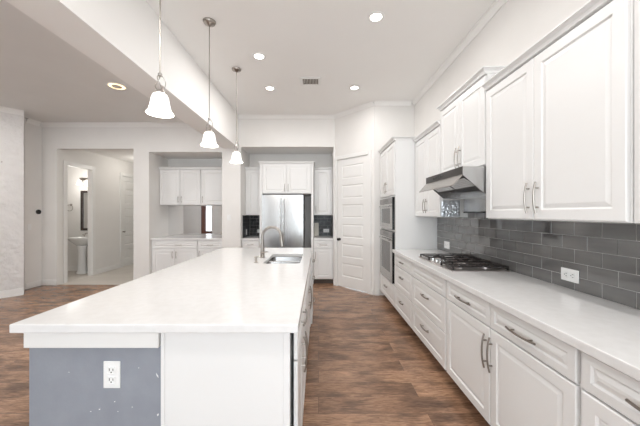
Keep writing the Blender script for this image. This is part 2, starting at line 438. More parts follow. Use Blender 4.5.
base('baseboard_oven', .975, 1.05, 4.884, 4.899, .10)
bp = MB(); bp.box(DX1+.074, LEN-.005, -.014, -.001, 0, .10, .003)
o = struct('baseboard_pantry', bp, M['trim']); o.location = A; o.rotation_euler = (0, 0, ANG)
# ceiling crown mouldings
def crown_prof(dx, dz): return [(0, 0), (0, -dz), (.012, -dz), (.02, -dz*.75), (dx*.72, -dz*.22), (dx, -.010), (dx, 0)]
def crown_run(name, p, q, inward, z, dx=.055, dz=.065, m=None):
    p, q, inward = Vector((*p, 0)), Vector((*q, 0)), Vector((*inward, 0)).normalized()
    pts = [p + inward*u + Vector((0, 0, z-.001+w)) for u, w in crown_prof(dx, dz)]
    return struct(name, MB().prism(pts, q-p), m or M['trim'])
crown_run('trim_5', (XR-.001, YF), (XR-.001, 4.89), (-1, 0), ZK, m=M['ceil'])
crown_run('trim_6', (BR+.001, YB-.001), (.32, YB-.001), (0, -1), ZK, m=M['ceil'])
crown_run('trim_7', (A.x, A.y-.002), (B.x, B.y-.002), (U.y, -U.x), ZK, m=M['ceil'])
crown_run('trim_8', (.96, 4.899), (XR-.06, 4.899), (0, -1), ZK, m=M['ceil'])
crown_run('trim_9', (-5.43, YB-.001), (BL-.001, YB-.001), (0, -1), ZL, .06, .08, m=M['ceil'])
crown_run('trim_10', (P0.x, P0.y), (P1.x, P1.y), (nrm.x, nrm.y), ZL, .06, .08, m=M['ceil'])
crown_run('trim_11', (-5.429, 5.27), (-5.429, YB-.06), (1, 0), ZL, .06, .08, m=M['ceil'])

# ------------------------------------------------------------------ cabinet builder
def front_mesh(x0, x1, z0, z1, t=.02, slab=False):
    mb = MB(); w, h = x1-x0, z1-z0
    s = min(.058, w*.24, h*.26)
    r = [(x0, x1, z0, z1, -.001), (x0, x1, z0, z1, -t+.004), (x0+.004, x1-.004, z0+.004, z1-.004, -t)]
    if not slab:
        for ins, y in ((s, -t), (s+.007, -t+.008), (s+.012, -t+.008), (s+.034, -t+.002)):
            k = min(ins, w*.46, h*.46)
            r.append((x0+k, x1-k, z0+k, z1-k, y))
    mb.loops(r); mb.poly([(x0, -.001, z0), (x0, -.001, z1), (x1, -.001, z1), (x1, -.001, z0)])
    return mb
def pull(cx, cz, L, vertical, y=-.02, r=.0055):
    """arched bar pull with two posts"""
    mb = MB(); n = 9; pts = []
    for i in range(n):
        u = -1+2*i/(n-1); bow = .030-.014*abs(u)**2.2
        pts.append((cx, y-bow, cz+u*L/2) if vertical else (cx+u*L/2, y-bow, cz))
    mb.tube(pts, r, 8)
    for u in (-.62, .62):
        bow = .030-.014*abs(u)**2.2
        p = (cx, cz+u*L/2) if vertical else (cx+u*L/2, cz)
        mb.tube([(p[0], y+.001, p[1]), (p[0], y-bow, p[1])], r*.85, 8)
    return mb
def crown_mesh(x0, x1, d, z, side_l=True, side_r=True, h=.045, p=.03, y=-.022):
    """small crown that flares from the cabinet top, front at y; mitred loops"""
    mb = MB(); bm = mb.bm
    prof = [(0.0, 0), (.004, .002), (.008, h*.45), (p*.8, h*.78), (p, h*.82), (p, h)]
    L = []
    for o_, dz in prof:
        a = x0-(o_ if side_l else 0); b = x1+(o_ if side_r else 0)
        L.append([bm.verts.new(q) for q in ((a, d, z+dz), (a, y-o_, z+dz), (b, y-o_, z+dz), (b, d, z+dz))])
    for a, b in zip(L, L[1:]):
        for k in range(4): bm.faces.new([a[k], a[(k+1) % 4], b[(k+1) % 4], b[k]])
    bm.faces.new(L[-1]); bm.faces.new(L[0][::-1])
    bmesh.ops.recalc_face_normals(bm, faces=bm.faces[:])
    return mb
def cabinet(name, label, loc, rz, w, d, z0, z1, fronts, toe=True, crown=None, group=None, hm=None, open_top=False, body_y0=0.0):
    """local frame: x along the width, front at y=0 (fronts stand proud to -.02), depth to +y; fronts: (kind, x0, x1, z0, z1, handle)
       handle: None | ('h', cx, cz, L) | ('v', cx, cz, L)"""
    t = thing(name, label, 'cabinet', loc, rz, group)
    b = MB()
    if toe:
        b.box(0, w, body_y0, d, .10, z1, .0015)
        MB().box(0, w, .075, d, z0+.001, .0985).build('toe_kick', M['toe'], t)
    elif open_top:
        b.box(0, w, 0, .018, z0, z1); b.box(0, .018, .019, d, z0, z1); b.box(w-.018, w, .019, d, z0, z1); b.box(.019, w-.019, .019, d, z0, z0+.018)
    else: b.box(0, w, 0, d, z0, z1, .0015)
    b.build('body', M['cab'], t)
    for f in fronts:
        kind, x0, x1, a, c, hd = f[:6]
        m = front_mesh(x0, x1, a, c, slab=(kind == 'panel')).build({'door': 'door', 'drawer': 'drawer', 'panel': 'false_front'}[kind], M['cab'], t)
        if hd: pull(hd[1], hd[2], hd[3], hd[0] == 'v').build('handle', hm or M['nickel_light'], m)
    if crown is not None:
        cz, sl, sr = crown
        crown_mesh(0, w, d, cz, sl, sr).build('crown', M['cab'], t)
    return t
G = .003   # reveal
RZR = -PI/2        # fronts facing -x (right wall run): local x runs towards the camera
FX = 1.066         # carcass front of the base run
def right_base(label, ya, yb, fronts, group='white base cabinets along the right wall'):
    return cabinet('base_cabinet', label, (FX, ya-.001, 0), RZR, ya-yb-.002, XR-.003-FX, 0, .873, fronts, group=group, hm=M['bronze'])
# three drawer stack
w = .76
right_base('white three drawer base cabinet beside the wall oven column', 3.928, 3.19,
  [('drawer', .01, .728, .715, .862, ('h', .37, .79, .15)), ('drawer', .01, .728, .42, .705, ('h', .37, .60, .15)), ('drawer', .01, .728, .112, .41, ('h', .37, .29, .15))])
right_base('white base cabinet under the gas cooktop with two deep drawers', 3.19, 2.34,
  [('drawer', .012, .838, .715, .862, None), ('drawer', .012, .838, .42, .705, ('h', .42, .60, .2)), ('drawer', .012, .838, .112, .41, ('h', .42, .29, .2))])
right_base('white double door base cabinet with two top drawers, just right of the cooktop', 2.34, 1.146,
  [('drawer', .012, .598, .715, .862, ('h', .295, .785, .215)), ('drawer', .606, 1.182, .715, .862, ('h', .88, .785, .21)),
   ('door', .012, .598, .112, .705, ('v', .568, .555, .21)), ('door', .606, 1.182, .112, .705, ('v', .625, .555, .21))])
right_base('white base cabinet at the near right edge with dark drawer pull', 1.146, .53,
  [('drawer', .012, .60, .715, .862, ('h', .31, .785, .23)), ('door', .012, .60, .112, .705, ('v', .565, .555, .21))])
# countertop of the right run
def slab_mod(o, w=.004):
    m = o.modifiers.new('bevel', 'BEVEL'); m.width = w; m.segments = 2; m.limit_method = 'ANGLE'; return o
ct = MB().box(1.016, XR-.002, .40, 3.926, .8745, .915).build('countertop', M['quartz']); slab_mod(ct)
tag(ct, 'long white quartz countertop along the grey tiled right wall', 'countertop')

# tile backsplash on the right wall
bs = thing('backsplash', 'glossy grey subway tile backsplash above the right hand countertop', 'backsplash', (XR, 0, 0))
MB().box(-.0098, -.001, .40, 3.926, .917, 1.42).build('grout', M['grout'], bs)
tl = MB()
TW, TH, gp = .178, .0875, .0034
row = 0; z = .9175
while z < 1.42:
    off = (row % 2)*TW/2; y = .40+off-TW
    while y < 3.926:
        a, b = max(y, .401), min(y+TW-gp, 3.924); zt = min(z+TH-gp, 1.42)
        if b-a > .01 and zt-z > .005:
            start = len(tl.bm.verts)
            tl.box(-.0122, -.006, a, b, z, zt, .0014)
            tl.bm.verts.ensure_lookup_table()
            vs = tl.bm.verts[start:]
            c = Vector((-.008, (a+b)/2, (z+zt)/2))
            rot = Matrix.Rotation(random.gauss(0, .008), 3, 'Z') @ Matrix.Rotation(random.gauss(0, .008), 3, 'Y')
            bmesh.ops.rotate(tl.bm, cent=c, matrix=rot, verts=vs)
        y += TW
    z += TH; row += 1
tl.build('tile_field', M['tile'], bs)

# upper cabinets of the right wall
UX = 1.35          # carcass front (doors stand to 1.33)
UD = XR-.003-UX
def right_upper(name, label, ya, yb, z0, z1, fronts, cr):
    return cabinet(name, label, (UX, ya-.001, 0), RZR, ya-yb-.002, UD, z0, z1, fronts, toe=False, crown=cr, group='white wall cabinets along the right wall', hm=M['nickel'])
right_upper('wall_cabinet', 'white double door wall cabinet between oven column and range hood', 3.926, 3.115, 1.366, 2.385,
  [('door', .008, .402, 1.372, 2.372, ('v', .370, 1.50, .17)), ('door', .406, .801, 1.372, 2.372, ('v', .438, 1.50, .17))], (2.385, False, False))
right_upper('wall_cabinet', 'tallest set white double door wall cabinet directly above the range hood', 3.113, 2.27, 1.795, 2.525,
  [('door', .006, .417, 1.80, 2.512, ('v', .388, 1.935, .20)), ('door', .421, .833, 1.80, 2.512, ('v', .45, 1.935, .20))], (2.525, True, True))
right_upper('wall_cabinet', 'large white double door wall cabinet right of the range hood', 2.268, 1.222, 1.366, 2.385,
  [('door', .006, .505, 1.372, 2.372, ('v', .470, 1.505, .19)), ('door', .509, 1.038, 1.372, 2.372, ('v', .545, 1.505, .19))], (2.385, False, False))
right_upper('wall_cabinet', 'white wall cabinet cut off by the right edge of the picture', 1.218, .45, 1.366, 2.385,
  [('door', .03, .385, 1.372, 2.372, ('v', .355, 1.505, .19)), ('door', .389, .75, 1.372, 2.372, ('v', .425, 1.505, .19))], (2.385, False, False))

# wall oven column
OY0, OY1 = 3.93, 4.84
oc = thing('oven_column', 'tall white built-in cabinet column holding the two wall ovens', 'cabinet', (FX, OY1, 0), RZR)
W = OY1-OY0; D = XR-.003-FX
b = MB()
b.box(0, .045, 0, D, .10, 2.42); b.box(W-.045, W, 0, D, .10, 2.42)
b.box(.045, W-.045, 0, D, .10, .42); b.box(.045, W-.045, 0, D, 1.15, 1.175); b.box(.045, W-.045, 0, D, 1.645, 2.42); b.box(.045, W-.045, D-.02, D, .42, 1.645)
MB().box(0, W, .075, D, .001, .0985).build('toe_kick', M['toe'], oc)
b.build('body', M['cab'], oc)
f = front_mesh(.012, W-.012, .112, .405).build('drawer', M['cab'], oc); pull(W/2, .29, .18, False).build('handle', M['bronze'], f)
for x0, x1, hx in ((.012, W/2-.002, W/2-.04), (W/2+.002, W-.012, W/2+.04)):
    f = front_mesh(x0, x1, 1.668, 2.405).build('door', M['cab'], oc); pull(hx, 1.80, .17, True).build('handle', M['nickel_light'], f)
crown_mesh(0, W, D, 2.42, False, True).build('crown', M['cab'], oc)
def wall_oven(name, label, z0, z1, handle=True):
    t = thing(name, label, 'oven', (FX, OY1, 0), RZR)
    x0, x1 = .06, W-.05
    MB().box(x0+.001, x1-.001, -.016, D-.03, z0, z1, .002).build('body', M['black'], t)
    ctrl = .085
    dr = MB()
    zt = z1-ctrl
    wx0, wx1, wz0, wz1 = x0+.13, x1-.13, z0+.08 if z1-z0 < .55 else z0+.13, zt-.07
    for a in ((x0, wx0, z0+.003, zt-.004), (wx1, x1-.014, z0+.003, zt-.004), (wx0, wx1, z0+.003, wz0), (wx0, wx1, wz1, zt-.004)):
        dr.box(a[0], a[1], -.032, -.017, a[2], a[3])
    o_ = dr.build('oven_door', M['steel'], t)
    MB().box(wx0, wx1, -.030, -.019, wz0, wz1).build('window', M['glassdark'], o_)
    hb = MB().tube([(x0+.09, -.062, zt-.035), (x1-.09, -.062, zt-.035)], .009, 10)
    for hx in (x0+.12, x1-.12): hb.tube([(hx, -.031, zt-.035), (hx, -.062, zt-.035)], .008, 8)
    hb.build('handle', M['steel'], o_)
    cp = MB().box(x0, x1-.014, -.032, -.017, zt, z1-.002).build('control_panel', M['ctrl'], t)
    MB().box(x0+.25, x1-.25, -.0335, -.0322, zt+.022, z1-.025).build('display', M['black'], cp)
    MB().box(x1-.0135, x1, -.033, -.017, z0, z1).build('side_trim', M['black'], t)
    return t
wall_oven('microwave_oven', 'stainless built-in microwave oven, the upper of the two in the white column', 1.18, 1.64)
wall_oven('wall_oven', 'stainless built-in wall oven, the taller lower one in the white column', .425, 1.145)

# range hood
M_R = .0042
RY0, RY1 = 2.275, 3.04
hd = thing('range_hood', 'stainless under-cabinet range hood with dark control strip above the cooktop', 'hood', (0, 0, 0))
side = [(1.153, 1.785), (1.153, 1.72), (1.335, 1.565), (XR-.01, 1.565), (XR-.01, 1.785)]
for ya, yb in ((RY0, RY0+.004), (RY1-.004, RY1)):
    MB().prism([(x, ya, z) for x, z in side], (0, yb-ya, 0)).build('side_panel', M['steel'], hd)
MB().box(1.153, XR-.01, RY0+.005, RY1-.005, 1.781, 1.786).build('top_panel', M['steel'], hd)
cp = MB().box(1.148, 1.160, RY0+.001, RY1-.001, 1.722, 1.786, .001).build('control_strip', M['steel_dark'], hd)
for k in range(5): MB().box(1.1462, 1.1478, 2.62+k*.05, 2.645+k*.05, 1.742, 1.765).build('button', M['black'], cp)
MB().prism([(1.148, RY0+.002, 1.721), (1.152, RY0+.002, 1.712), (1.077, RY0+.002, 1.632), (1.073, RY0+.002, 1.637)], (0, RY1-RY0-.004, 0)).build('visor', M['steel_hood'], hd)
MB().prism([(1.165, RY0+.006, 1.712), (1.285, RY0+.006, 1.640), (1.636, RY0+.006, 1.640), (1.636, RY0+.006, 1.650), (1.29, RY0+.006, 1.650), (1.170, RY0+.006, 1.72)], (0, RY1-RY0-.012, 0)).build('underside', M['iron'], hd)
# two mesh filters, real bars
for ya, yb in ((RY0+.03, 2.64), (2.68, RY1-.03)):
    fm = MB()
    p0, p1 = Vector((1.178, 0, 1.700)), Vector((1.276, 0, 1.641))
    nn = Vector((-.51, 0, -.86))*.006
    k = 0; y = ya
    while y <= yb:
        fm.tube([p0+nn+Vector((0, y, 0)), p1+nn+Vector((0, y, 0))], M_R, 5); y += .022
    for j in range(6):
        q = p0.lerp(p1, j/5)+nn
        fm.tube([q+Vector((0, ya, 0)), q+Vector((0, yb, 0))], M_R, 5)
    fm.build('grease_filter', M['steel'], hd)
MB().box(1.55, XR-.014, RY0+.01, RY1-.005, 1.424, 1.636, .003).build('back_panel', M['steel'], hd)
MB().box(1.546, XR-.014, RY0+.01, RY1-.005, 1.414, 1.4235).build('back_edge', M['black'], hd)
# crumpled foil shield on the side of the far wall cabinet
fs = MB(); N = 14
g = [[fs.bm.verts.new((1.34+(XR-.11-1.34)*i/N, 3.100-.007*random.random()*(1 if 0 < i < N and 0 < j < N else .2), 1.372+(1.55-1.372)*j/N)) for j in range(N+1)] for i in range(N+1)]
for i in range(N):
    for j in range(N): fs.bm.faces.new([g[i][j], g[i+1][j], g[i+1][j+1], g[i][j+1]])
fo = fs.build('foil_shield', M['foil'])
sm = fo.modifiers.new('thick', 'SOLIDIFY'); sm.thickness = .001
tag(fo, 'crumpled silver foil sheet covering the cabinet side under the range hood', 'foil')

# gas cooktop
CX0, CX1, CY0, CY1, CZ = 1.125, 1.628, 2.40, 3.20, .9155
ck = thing('gas_cooktop', 'stainless gas cooktop with black cast iron grates on the right countertop', 'cooktop', (0, 0, 0))
tr = MB().box(CX0, CX1, CY0, CY1, CZ, CZ+.010, .003, 2)
tr.build('tray', M['tray'], ck)
burn = [(1.27, 2.56, .04), (1.49, 2.56, .05), (1.42, 2.80, .06), (1.27, 3.04, .05), (1.49, 3.04, .04)]
for bx, by, r in burn:
    o_ = MB().lathe([(0, .010), (r*1.15, .010), (r*1.15, .016), (r*.9, .020), (r*.9, .026), (0, .026)], (bx, by, CZ), 20).build('burner', M['tray'], ck)
    MB().lathe([(0, .0262), (r*.85, .0262), (r*.85, .032), (r*.7, .034), (0, .034)], (bx, by, CZ), 20).build('burner_cap', M['iron'], o_)
def grate(y0, y1, x0=1.145, x1=1.612, n=3, f=1.0):
    g_ = MB(); zt = CZ+.044; r = .0075
    for xx in (x0, x1): g_.box(xx-r, xx+r, y0, y1, zt-.012, zt, .002)
    for yy in (y0, y1): g_.box(x0, x1, yy-.004, yy+.004, zt-.011, zt, .001)
    for k in range(1, n):
        xx = x0+(x1-x0)*k/n
        g_.box(xx-.006, xx+.006, y0-.006, y0+(y1-y0)*f, zt-.008, zt+.004, .002)
    ym = (y0+y1)/2; g_.box(x0, x1, ym-r, ym+r, zt-.010, zt, .002)
    for xx in (x0, x1):
        for yy in (y0, y1): g_.box(xx-r*.9, xx+r*.9, yy-r*.9, yy+r*.9, CZ+.0102, zt-.008)
    return g_
grate(2.42, 2.655, n=11, f=.5).build('grate', M['iron'], ck)
grate(2.680, 2.920, 1.26).build('grate', M['iron'], ck)
grate(2.945, 3.18).build('grate', M['iron'], ck)
for kx, ky in ((1.165, 2.71), (1.165, 2.80), (1.165, 2.89), (1.215, 2.755), (1.215, 2.845)):
    MB().lathe([(0, .0102), (.024, .0102), (.024, .014), (.019, .016), (.017, .040), (0, .042)], (kx, ky, CZ), 16).build('knob', M['chrome'], ck)

# ------------------------------------------------------------------ outlets and switches
def outlet(name, label, loc, rz, horizontal=False, toggles=False, cat='outlet', s=1.0):
    t = thing(name, label, cat, loc, rz)
    w, h = (.072*s, .116*s)
    R = Matrix.Rotation(PI/2, 4, 'Y') if horizontal else Matrix.Identity(4)
    MB().box(-w/2, w/2, -.006, -.0005, -h/2, h/2, .002).xf(R).build('cover_plate', M['plastic'], t)
    if toggles:
        MB().box(-.016, .016, -.010, -.0062, -.033, .033, .002).xf(R).build('rocker', M['plastic'], t)
    else:
        for dz in (-.021*s, .021*s):
            o_ = MB().box(-.017*s, .017*s, -.008, -.0062, dz-.0145*s, dz+.0145*s, .004).xf(R).build('socket', M['plastic'], t)
            sl = MB().box(-.009*s, -.006*s, -.0086, -.0081, dz-.003*s, dz+.008*s).box(.006*s, .009*s, -.0086, -.0081, dz-.003*s, dz+.007*s)
            sl.tube([(0, -.0081, dz-.009*s), (0, -.0086, dz-.009*s)], .0032*s, 8).xf(R)
            sl.build('slot', M['slot'], o_)
    return t
outlet('wall_outlet', 'white horizontal double socket on the grey tile at the near right', (XR-.0125, 1.85, 1.007), RZR, True, s=1.13)
outlet('wall_outlet', 'small white socket on the grey tile beyond the cooktop', (XR-.0125, 3.62, 1.007), RZR, True, s=1.25)

# ------------------------------------------------------------------ kitchen island
IX0, IX1, IY0, IY1 = -1.376, -.09, 1.263, 4.10
SX0, SX1, SY0, SY1 = -.555, -.185, 2.80, 3.50
it = MB(); bm = it.bm
def hole_loop(z, r=.05):
    pts = []
    for cx, cy, s0 in ((SX1-r, SY1-r, 0), (SX0+r, SY1-r, PI/2), (SX0+r, SY0+r, PI), (SX1-r, SY0+r, 1.5*PI)):
        for k in range(6): pts.append(bm.verts.new((cx+r*math.cos(s0+k*PI/10), cy+r*math.sin(s0+k*PI/10), z)))
    return pts
LO = {}
for z in (.915, .875):
    o4 = [bm.verts.new((x, y, z)) for x, y in ((IX0, IY0), (IX1, IY0), (IX1, IY1), (IX0, IY1))]
    hl = hole_loop(z)
    es = [bm.edges.new((L[k], L[(k+1) % len(L)])) for L in (o4, hl) for k in range(len(L))]
    bmesh.ops.triangle_fill(bm, edges=es, use_beauty=True)
    LO[z] = (o4, hl)
for i in (0, 1):
    p, q = LO[.915][i], LO[.875][i]; k_ = len(p)
    for k in range(k_): bm.faces.new([p[k], p[(k+1) % k_], q[(k+1) % k_], q[k]])
bmesh.ops.recalc_face_normals(bm, faces=bm.faces[:])
io = it.build('island_countertop', M['quartz']); slab_mod(io, .005)
tag(io, 'large white quartz island countertop with the sink cut into it', 'countertop')
kw = thing('island_half_wall', 'grey painted half wall under the near left end of the island', 'half wall', (-1.025, 1.305, 0))
MB().box(-.305, .305, 0, 2.74, .001, .8735, .003).build('wall_body', M['grey'], kw)
MB().box(-.308, .302, -.022, -.0005, .80, .8735, .003).build('cleat_board', M['trim'], kw)
MB().box(-.322, -.306, 0.0, 2.74, .805, .8735, .003).build('side_cleat', M['trim'], kw)
ch = MB()
def chip(cx, cz, w_, h_, a):
    m = Matrix.Translation((cx, -.0006, cz)) @ Matrix.Rotation(a, 4, 'Y')
    pts = [(-w_/2, 0, 0), (0, 0, -h_/2), (w_/2, 0, -h_*.1), (w_*.2, 0, h_/2)]
    ch.prism([m @ Vector(p) for p in pts], (0, .0005, 0))
chip(.285, .665, .006, .026, -.5); chip(.288, .485, .008, .014, .3); chip(.02, .51, .008, .006, 0); chip(-.02, .50, .006, .004, .4)
chip(.09, .545, .005, .006, .2); chip(.105, .50, .005, .004, .9); chip(.17, .52, .006, .004, .2); chip(.20, .70, .004, .005, .5); chip(-.12, .68, .005, .003, .2)
ch.build('paint_chips', M['chip'], kw)
outlet('wall_outlet', 'white double socket on the grey end of the island', (-.945, 1.3045, .671), 0, False, s=1.06)
# white end panel and aisle cabinets of the island
ep = thing('island_end_panel', 'flat white end panel of the island beside the grey half wall', 'panel', (-.422, 1.295, 0))
MB().box(-.294, .292, 0, .018, .001, .8735, .002).build('panel', M['cab'], ep)
MB().box(-.294, -.276, -.006, -.0005, .001, .8735, .002).build('edge_strip', M['cab'], ep)
MB().box(.262, .292, -.004, -.0005, .001, .8735, .001).build('edge_strip', M['cab'], ep)
RZI = PI/2
def isl(label, y0, y1, x_front, fronts, **k):
    return cabinet('island_cabinet', label, (x_front, y0+.001, 0), RZI, y1-y0-.002, .585, 0, .873, fronts, group='white island cabinets facing the aisle', **k)
isl('white island cabinet at the near end with one bar pull drawer', 1.345, 2.08, -.118,
    [('drawer', .004, .727, .715, .862, ('h', .355, .79, .26)), ('door', .004, .364, .112, .705, ('v', .32, .58, .2)), ('door', .368, .727, .112, .705, ('v', .41, .58, .2))], hm=M['nickel'], body_y0=.016)
sb = thing('sink_base_cabinet', 'white island cabinet below the sink with two doors', 'cabinet', (-.118, 2.083, 0), RZI, 'white island cabinets facing the aisle')
b = MB(); w = 1.452
b.box(0, w, 0, .02, .10, .873); b.box(0, .02, .021, .585, .10, .873); b.box(w-.02, w, .021, .585, .10, .873); b.box(.021, w-.021, .021, .585, .10, .12); b.box(0, w, .07, .585, .001, .099); b.box(.021, w-.021, .565, .585, .121, .873)
b.build('body', M['cab'], sb)
front_mesh(.01, w-.01, .715, .862).build('false_front', M['cab'], sb)
for x0, x1, hx in ((.01, w/2-.002, w/2-.045), (w/2+.002, w-.01, w/2+.045)):
    f = front_mesh(x0, x1, .112, .705).build('door', M['cab'], sb); pull(hx, .58, .2, True).build('handle', M['nickel'], f)
isl('white island cabinet standing proud at the far end of the aisle side', 3.538, 4.06, -.098,
    [('drawer', .008, .512, .66, .862, ('h', .26, .775, .2)), ('drawer', .008, .512, .40, .65, ('h', .26, .55, .2)), ('drawer', .008, .512, .03, .39, ('h', .26, .26, .2))], toe=False, hm=M['nickel'])

# sink: two bowls
sk = thing('kitchen_sink', 'double bowl stainless steel sink set in the island', 'sink', ((SX0+SX1)/2, (SY0+SY1)/2, .66))
def bowl(y0, y1, dz=.15):
    m = MB(); a, b_ = -(SX1-SX0)/2-.008, (SX1-SX0)/2+.008; zt = .2135
    def ring(ins, z, r):
        pts = []
        x0, x1, p, q = a+ins, b_-ins, y0+ins, y1-ins
        for cx, cy, s0 in ((x1-r, q-r, 0), (x0+r, q-r, PI/2), (x0+r, p+r, PI), (x1-r, p+r, 1.5*PI)):
            for k in range(6): pts.append((cx+r*math.cos(s0+k*PI/10), cy+r*math.sin(s0+k*PI/10), z))
        return [m.bm.verts.new(v) for v in pts]
    L = [ring(-.012, zt, .04), ring(0, zt, .05), ring(.004, zt-.02, .05), ring(.012, zt-dz+.03, .05), ring(.035, zt-dz, .045)]
    for p, q in zip(L, L[1:]):
        for k in range(24): m.bm.faces.new([p[k], p[(k+1) % 24], q[(k+1) % 24], q[k]]).smooth = True
    m.bm.faces.new(L[-1])
    o_ = m.build('bowl', M['steel_mid'], sk)
    s_ = o_.modifiers.new('thick', 'SOLIDIFY'); s_.thickness = .0015; s_.offset = 0
    MB().lathe([(0, 0), (.04, 0), (.044, .004), (.036, .004), (.034, .001), (0, .001)], ((a+b_)/2, (y0+y1)/2, zt-dz+.002), 18).build('drain', M['chrome'], o_)
    return o_
bowl(-.346, -.016); bowl(.016, .346)
MB().box(-(SX1-SX0)/2+.004, (SX1-SX0)/2-.004, -.027, .027, .2140, .2185, .002).build('divider', M['chrome'], sk)
# faucet
fc = thing('kitchen_faucet', 'tall brushed nickel gooseneck faucet behind the island sink', 'faucet', (-.625, 3.17, .9155))
MB().lathe([(0, 0), (.028, 0), (.028, .006), (.024, .012), (.023, .15), (.017, .17), (0, .17)], seg=18).build('base', M['nickel'], fc)
pts = [(0, 0, .09), (0, 0, .20)]
for k in range(0, 13):
    a = PI - k*(PI*1.02)/12
    pts.append((.105+.105*math.cos(a), 0, .235+.105*math.sin(a)))
MB().tube(pts, .0145, 12).build('gooseneck', M['nickel'], fc)
e = Vector(pts[-1])
MB().tube([e, e+Vector((.004, 0, -.03)), e+Vector((.010, 0, -.075)), e+Vector((.013, 0, -.10))], .016, 12, radii=[.016, .017, .021, .022]).build('spray_head', M['nickel'], fc)
MB().tube([(0, -.018, .05), (.02, -.045, .065), (.07, -.065, .075)], .007, 8, radii=[.012, .008, .006]).build('lever', M['nickel'], fc)
sd = thing('soap_dispenser', 'short nickel soap dispenser on the island left of the sink', 'dispenser', (-.63, 2.86, .9155))
MB().lathe([(0, 0), (.022, 0), (.022, .006), (.013, .010), (.013, .045), (.017, .05), (.017, .062), (0, .064)], seg=16).build('pump_body', M['nickel_light'], sd)
MB().tube([(0, 0, .055), (.035, 0, .058), (.055, 0, .05)], .0055, 8).build('spout', M['nickel_light'], sd)

# ------------------------------------------------------------------ fridge niche
RF = 5.66; RU = 5.95
G2 = 'white cabinets in the fridge alcove'
def bk(name, label, x0, x1, yf, z0, z1, fronts, depth, **k):
    return cabinet(name, label, (x0, yf, 0), 0, x1-x0, depth, z0, z1, fronts, **k)
bk('wall_cabinet', 'narrow white wall cabinet in the alcove left of the refrigerator', -1.527, -1.178, RU, 1.372, 2.33, [('door', .05, .343, 1.378, 2.322, ('v', .305, 1.50, .14))], .335, toe=False, crown=(2.33, False, False), group=G2)
bk('wall_cabinet', 'narrow white wall cabinet in the alcove right of the refrigerator', -.095, .29, RU, 1.372, 2.33, [('door', .006, .345, 1.378, 2.322, ('v', .04, 1.50, .14))], .335, toe=False, crown=(2.33, False, False), group=G2)
bk('base_cabinet', 'white base cabinet left of the refrigerator behind the island', -1.527, -1.178, RF, 0, .873, [('drawer', .02, .343, .715, .862, ('h', .18, .79, .12)), ('door', .02, .343, .112, .705, ('v', .30, .58, .14))], .63, group=G2)
bk('base_cabinet', 'white base cabinet with one drawer and door right of the refrigerator', -.095, .29, RF, 0, .873, [('drawer', .008, .365, .715, .862, ('h', .19, .79, .15)), ('door', .008, .365, .112, .705, ('v', .035, .58, .14))], .63, group=G2)
fe = thing('fridge_cabinet', 'white double door cabinet above the refrigerator with full height side panels', 'cabinet', (-1.172, RF, 0), 0, G2)
w = 1.072
MB().box(.052, w-.048, 0, .63, 1.80, 2.40, .002).build('body', M['cab'], fe)
MB().box(0, .05, -.01, .63, .001, 2.40, .002).build('side_panel', M['cab'], fe); MB().box(w-.046, w, -.01, .63, .001, 2.40, .002).build('side_panel', M['cab'], fe)
for x0, x1, hx in ((.056, w/2-.002, w/2-.035), (w/2+.002, w-.052, w/2+.035)):
    f = front_mesh(x0, x1, 1.806, 2.392).build('door', M['cab'], fe); pull(hx, 1.92, .15, True).build('handle', M['nickel_light'], f)
crown_mesh(0, w, .63, 2.40).build('crown', M['cab'], fe)
for x0, x1, l in ((-1.528, -1.174, 'short pale counter piece left of the refrigerator'), (-.098, .292, 'short pale counter piece right of the refrigerator')):
    o_ = MB().box(x0, x1, RF-.03, 6.283, .8745, .915).build('countertop', M['quartz']); slab_mod(o_); tag(o_, l, 'countertop')
def tile_panel(label, x0, x1, z0, z1, yw):
    t = thing('backsplash', label, 'backsplash', (0, yw, 0))
    MB().box(x0, x1, -.004, -.001, z0, z1).build('grout', M['grout'], t)
    m = MB(); z = z0+.001; r_ = 0
    while z < z1-.01:
        x = x0+(r_ % 2)*.075-.15
        while x < x1:
            a, b_ = max(x, x0+.001), min(x+.148, x1-.001)
            if b_-a > .01: m.box(a, b_, -.012, -.0045, z, min(z+.074, z1), .0015)
            x += .15
        z += .0762; r_ += 1
    m.build('tile_field', M['dtile'], t)
tile_panel('charcoal tile backsplash in the alcove left of the refrigerator', -1.515, -1.174, .917, 1.37, 6.299)
tile_panel('charcoal tile backsplash in the alcove right of the refrigerator', -.098, .279, .917, 1.37, 6.299)
def side_tiles(label, x, rz, y0, y1):
    t = thing('backsplash', label, 'backsplash', (x, 0, 0), rz)
    sg = 1 if rz > 0 else -1
    a_, b_ = (y0, y1) if sg > 0 else (-y1, -y0)
    MB().box(a_, b_, -.004, -.001, .917, 1.37).build('grout', M['grout'], t)
    m = MB(); z = .918; r_ = 0
    while z < 1.36:
        q = a_+(r_ % 2)*.075-.15
        while q < b_:
            c0, c1 = max(q, a_+.001), min(q+.148, b_-.001)
            if c1-c0 > .01: m.box(c0, c1, -.012, -.0045, z, min(z+.074, 1.37), .0015)
            q += .15
        z += .0762; r_ += 1
    m.build('tile_field', M['dtile'], t)
side_tiles('charcoal tile on the left side wall of the refrigerator alcove', -1.53, PI/2, 5.72, 6.284)
side_tiles('charcoal tile on the right side wall of the refrigerator alcove', .294, -PI/2, 5.72, 6.284)
outlet('wall_outlet', 'white horizontal socket on charcoal tile right of the refrigerator', (.17, 6.286, 1.03), 0, True, s=1.1)
outlet('wall_outlet', 'white upright socket on charcoal tile on the left side wall of the alcove', (-1.5175, 5.98, 1.02), PI/2, False)
outlet('wall_outlet', 'white horizontal socket on charcoal tile close to the refrigerator left side', (-1.30, 6.286, 1.02), 0, True)
br = MB().box(-.05, .05, -.009, .009, 0, .29, .004).build('cutting_board', M['board'])
br.location = (-.045, 6.235, .9165); br.rotation_euler = (math.radians(-8), 0, 0)
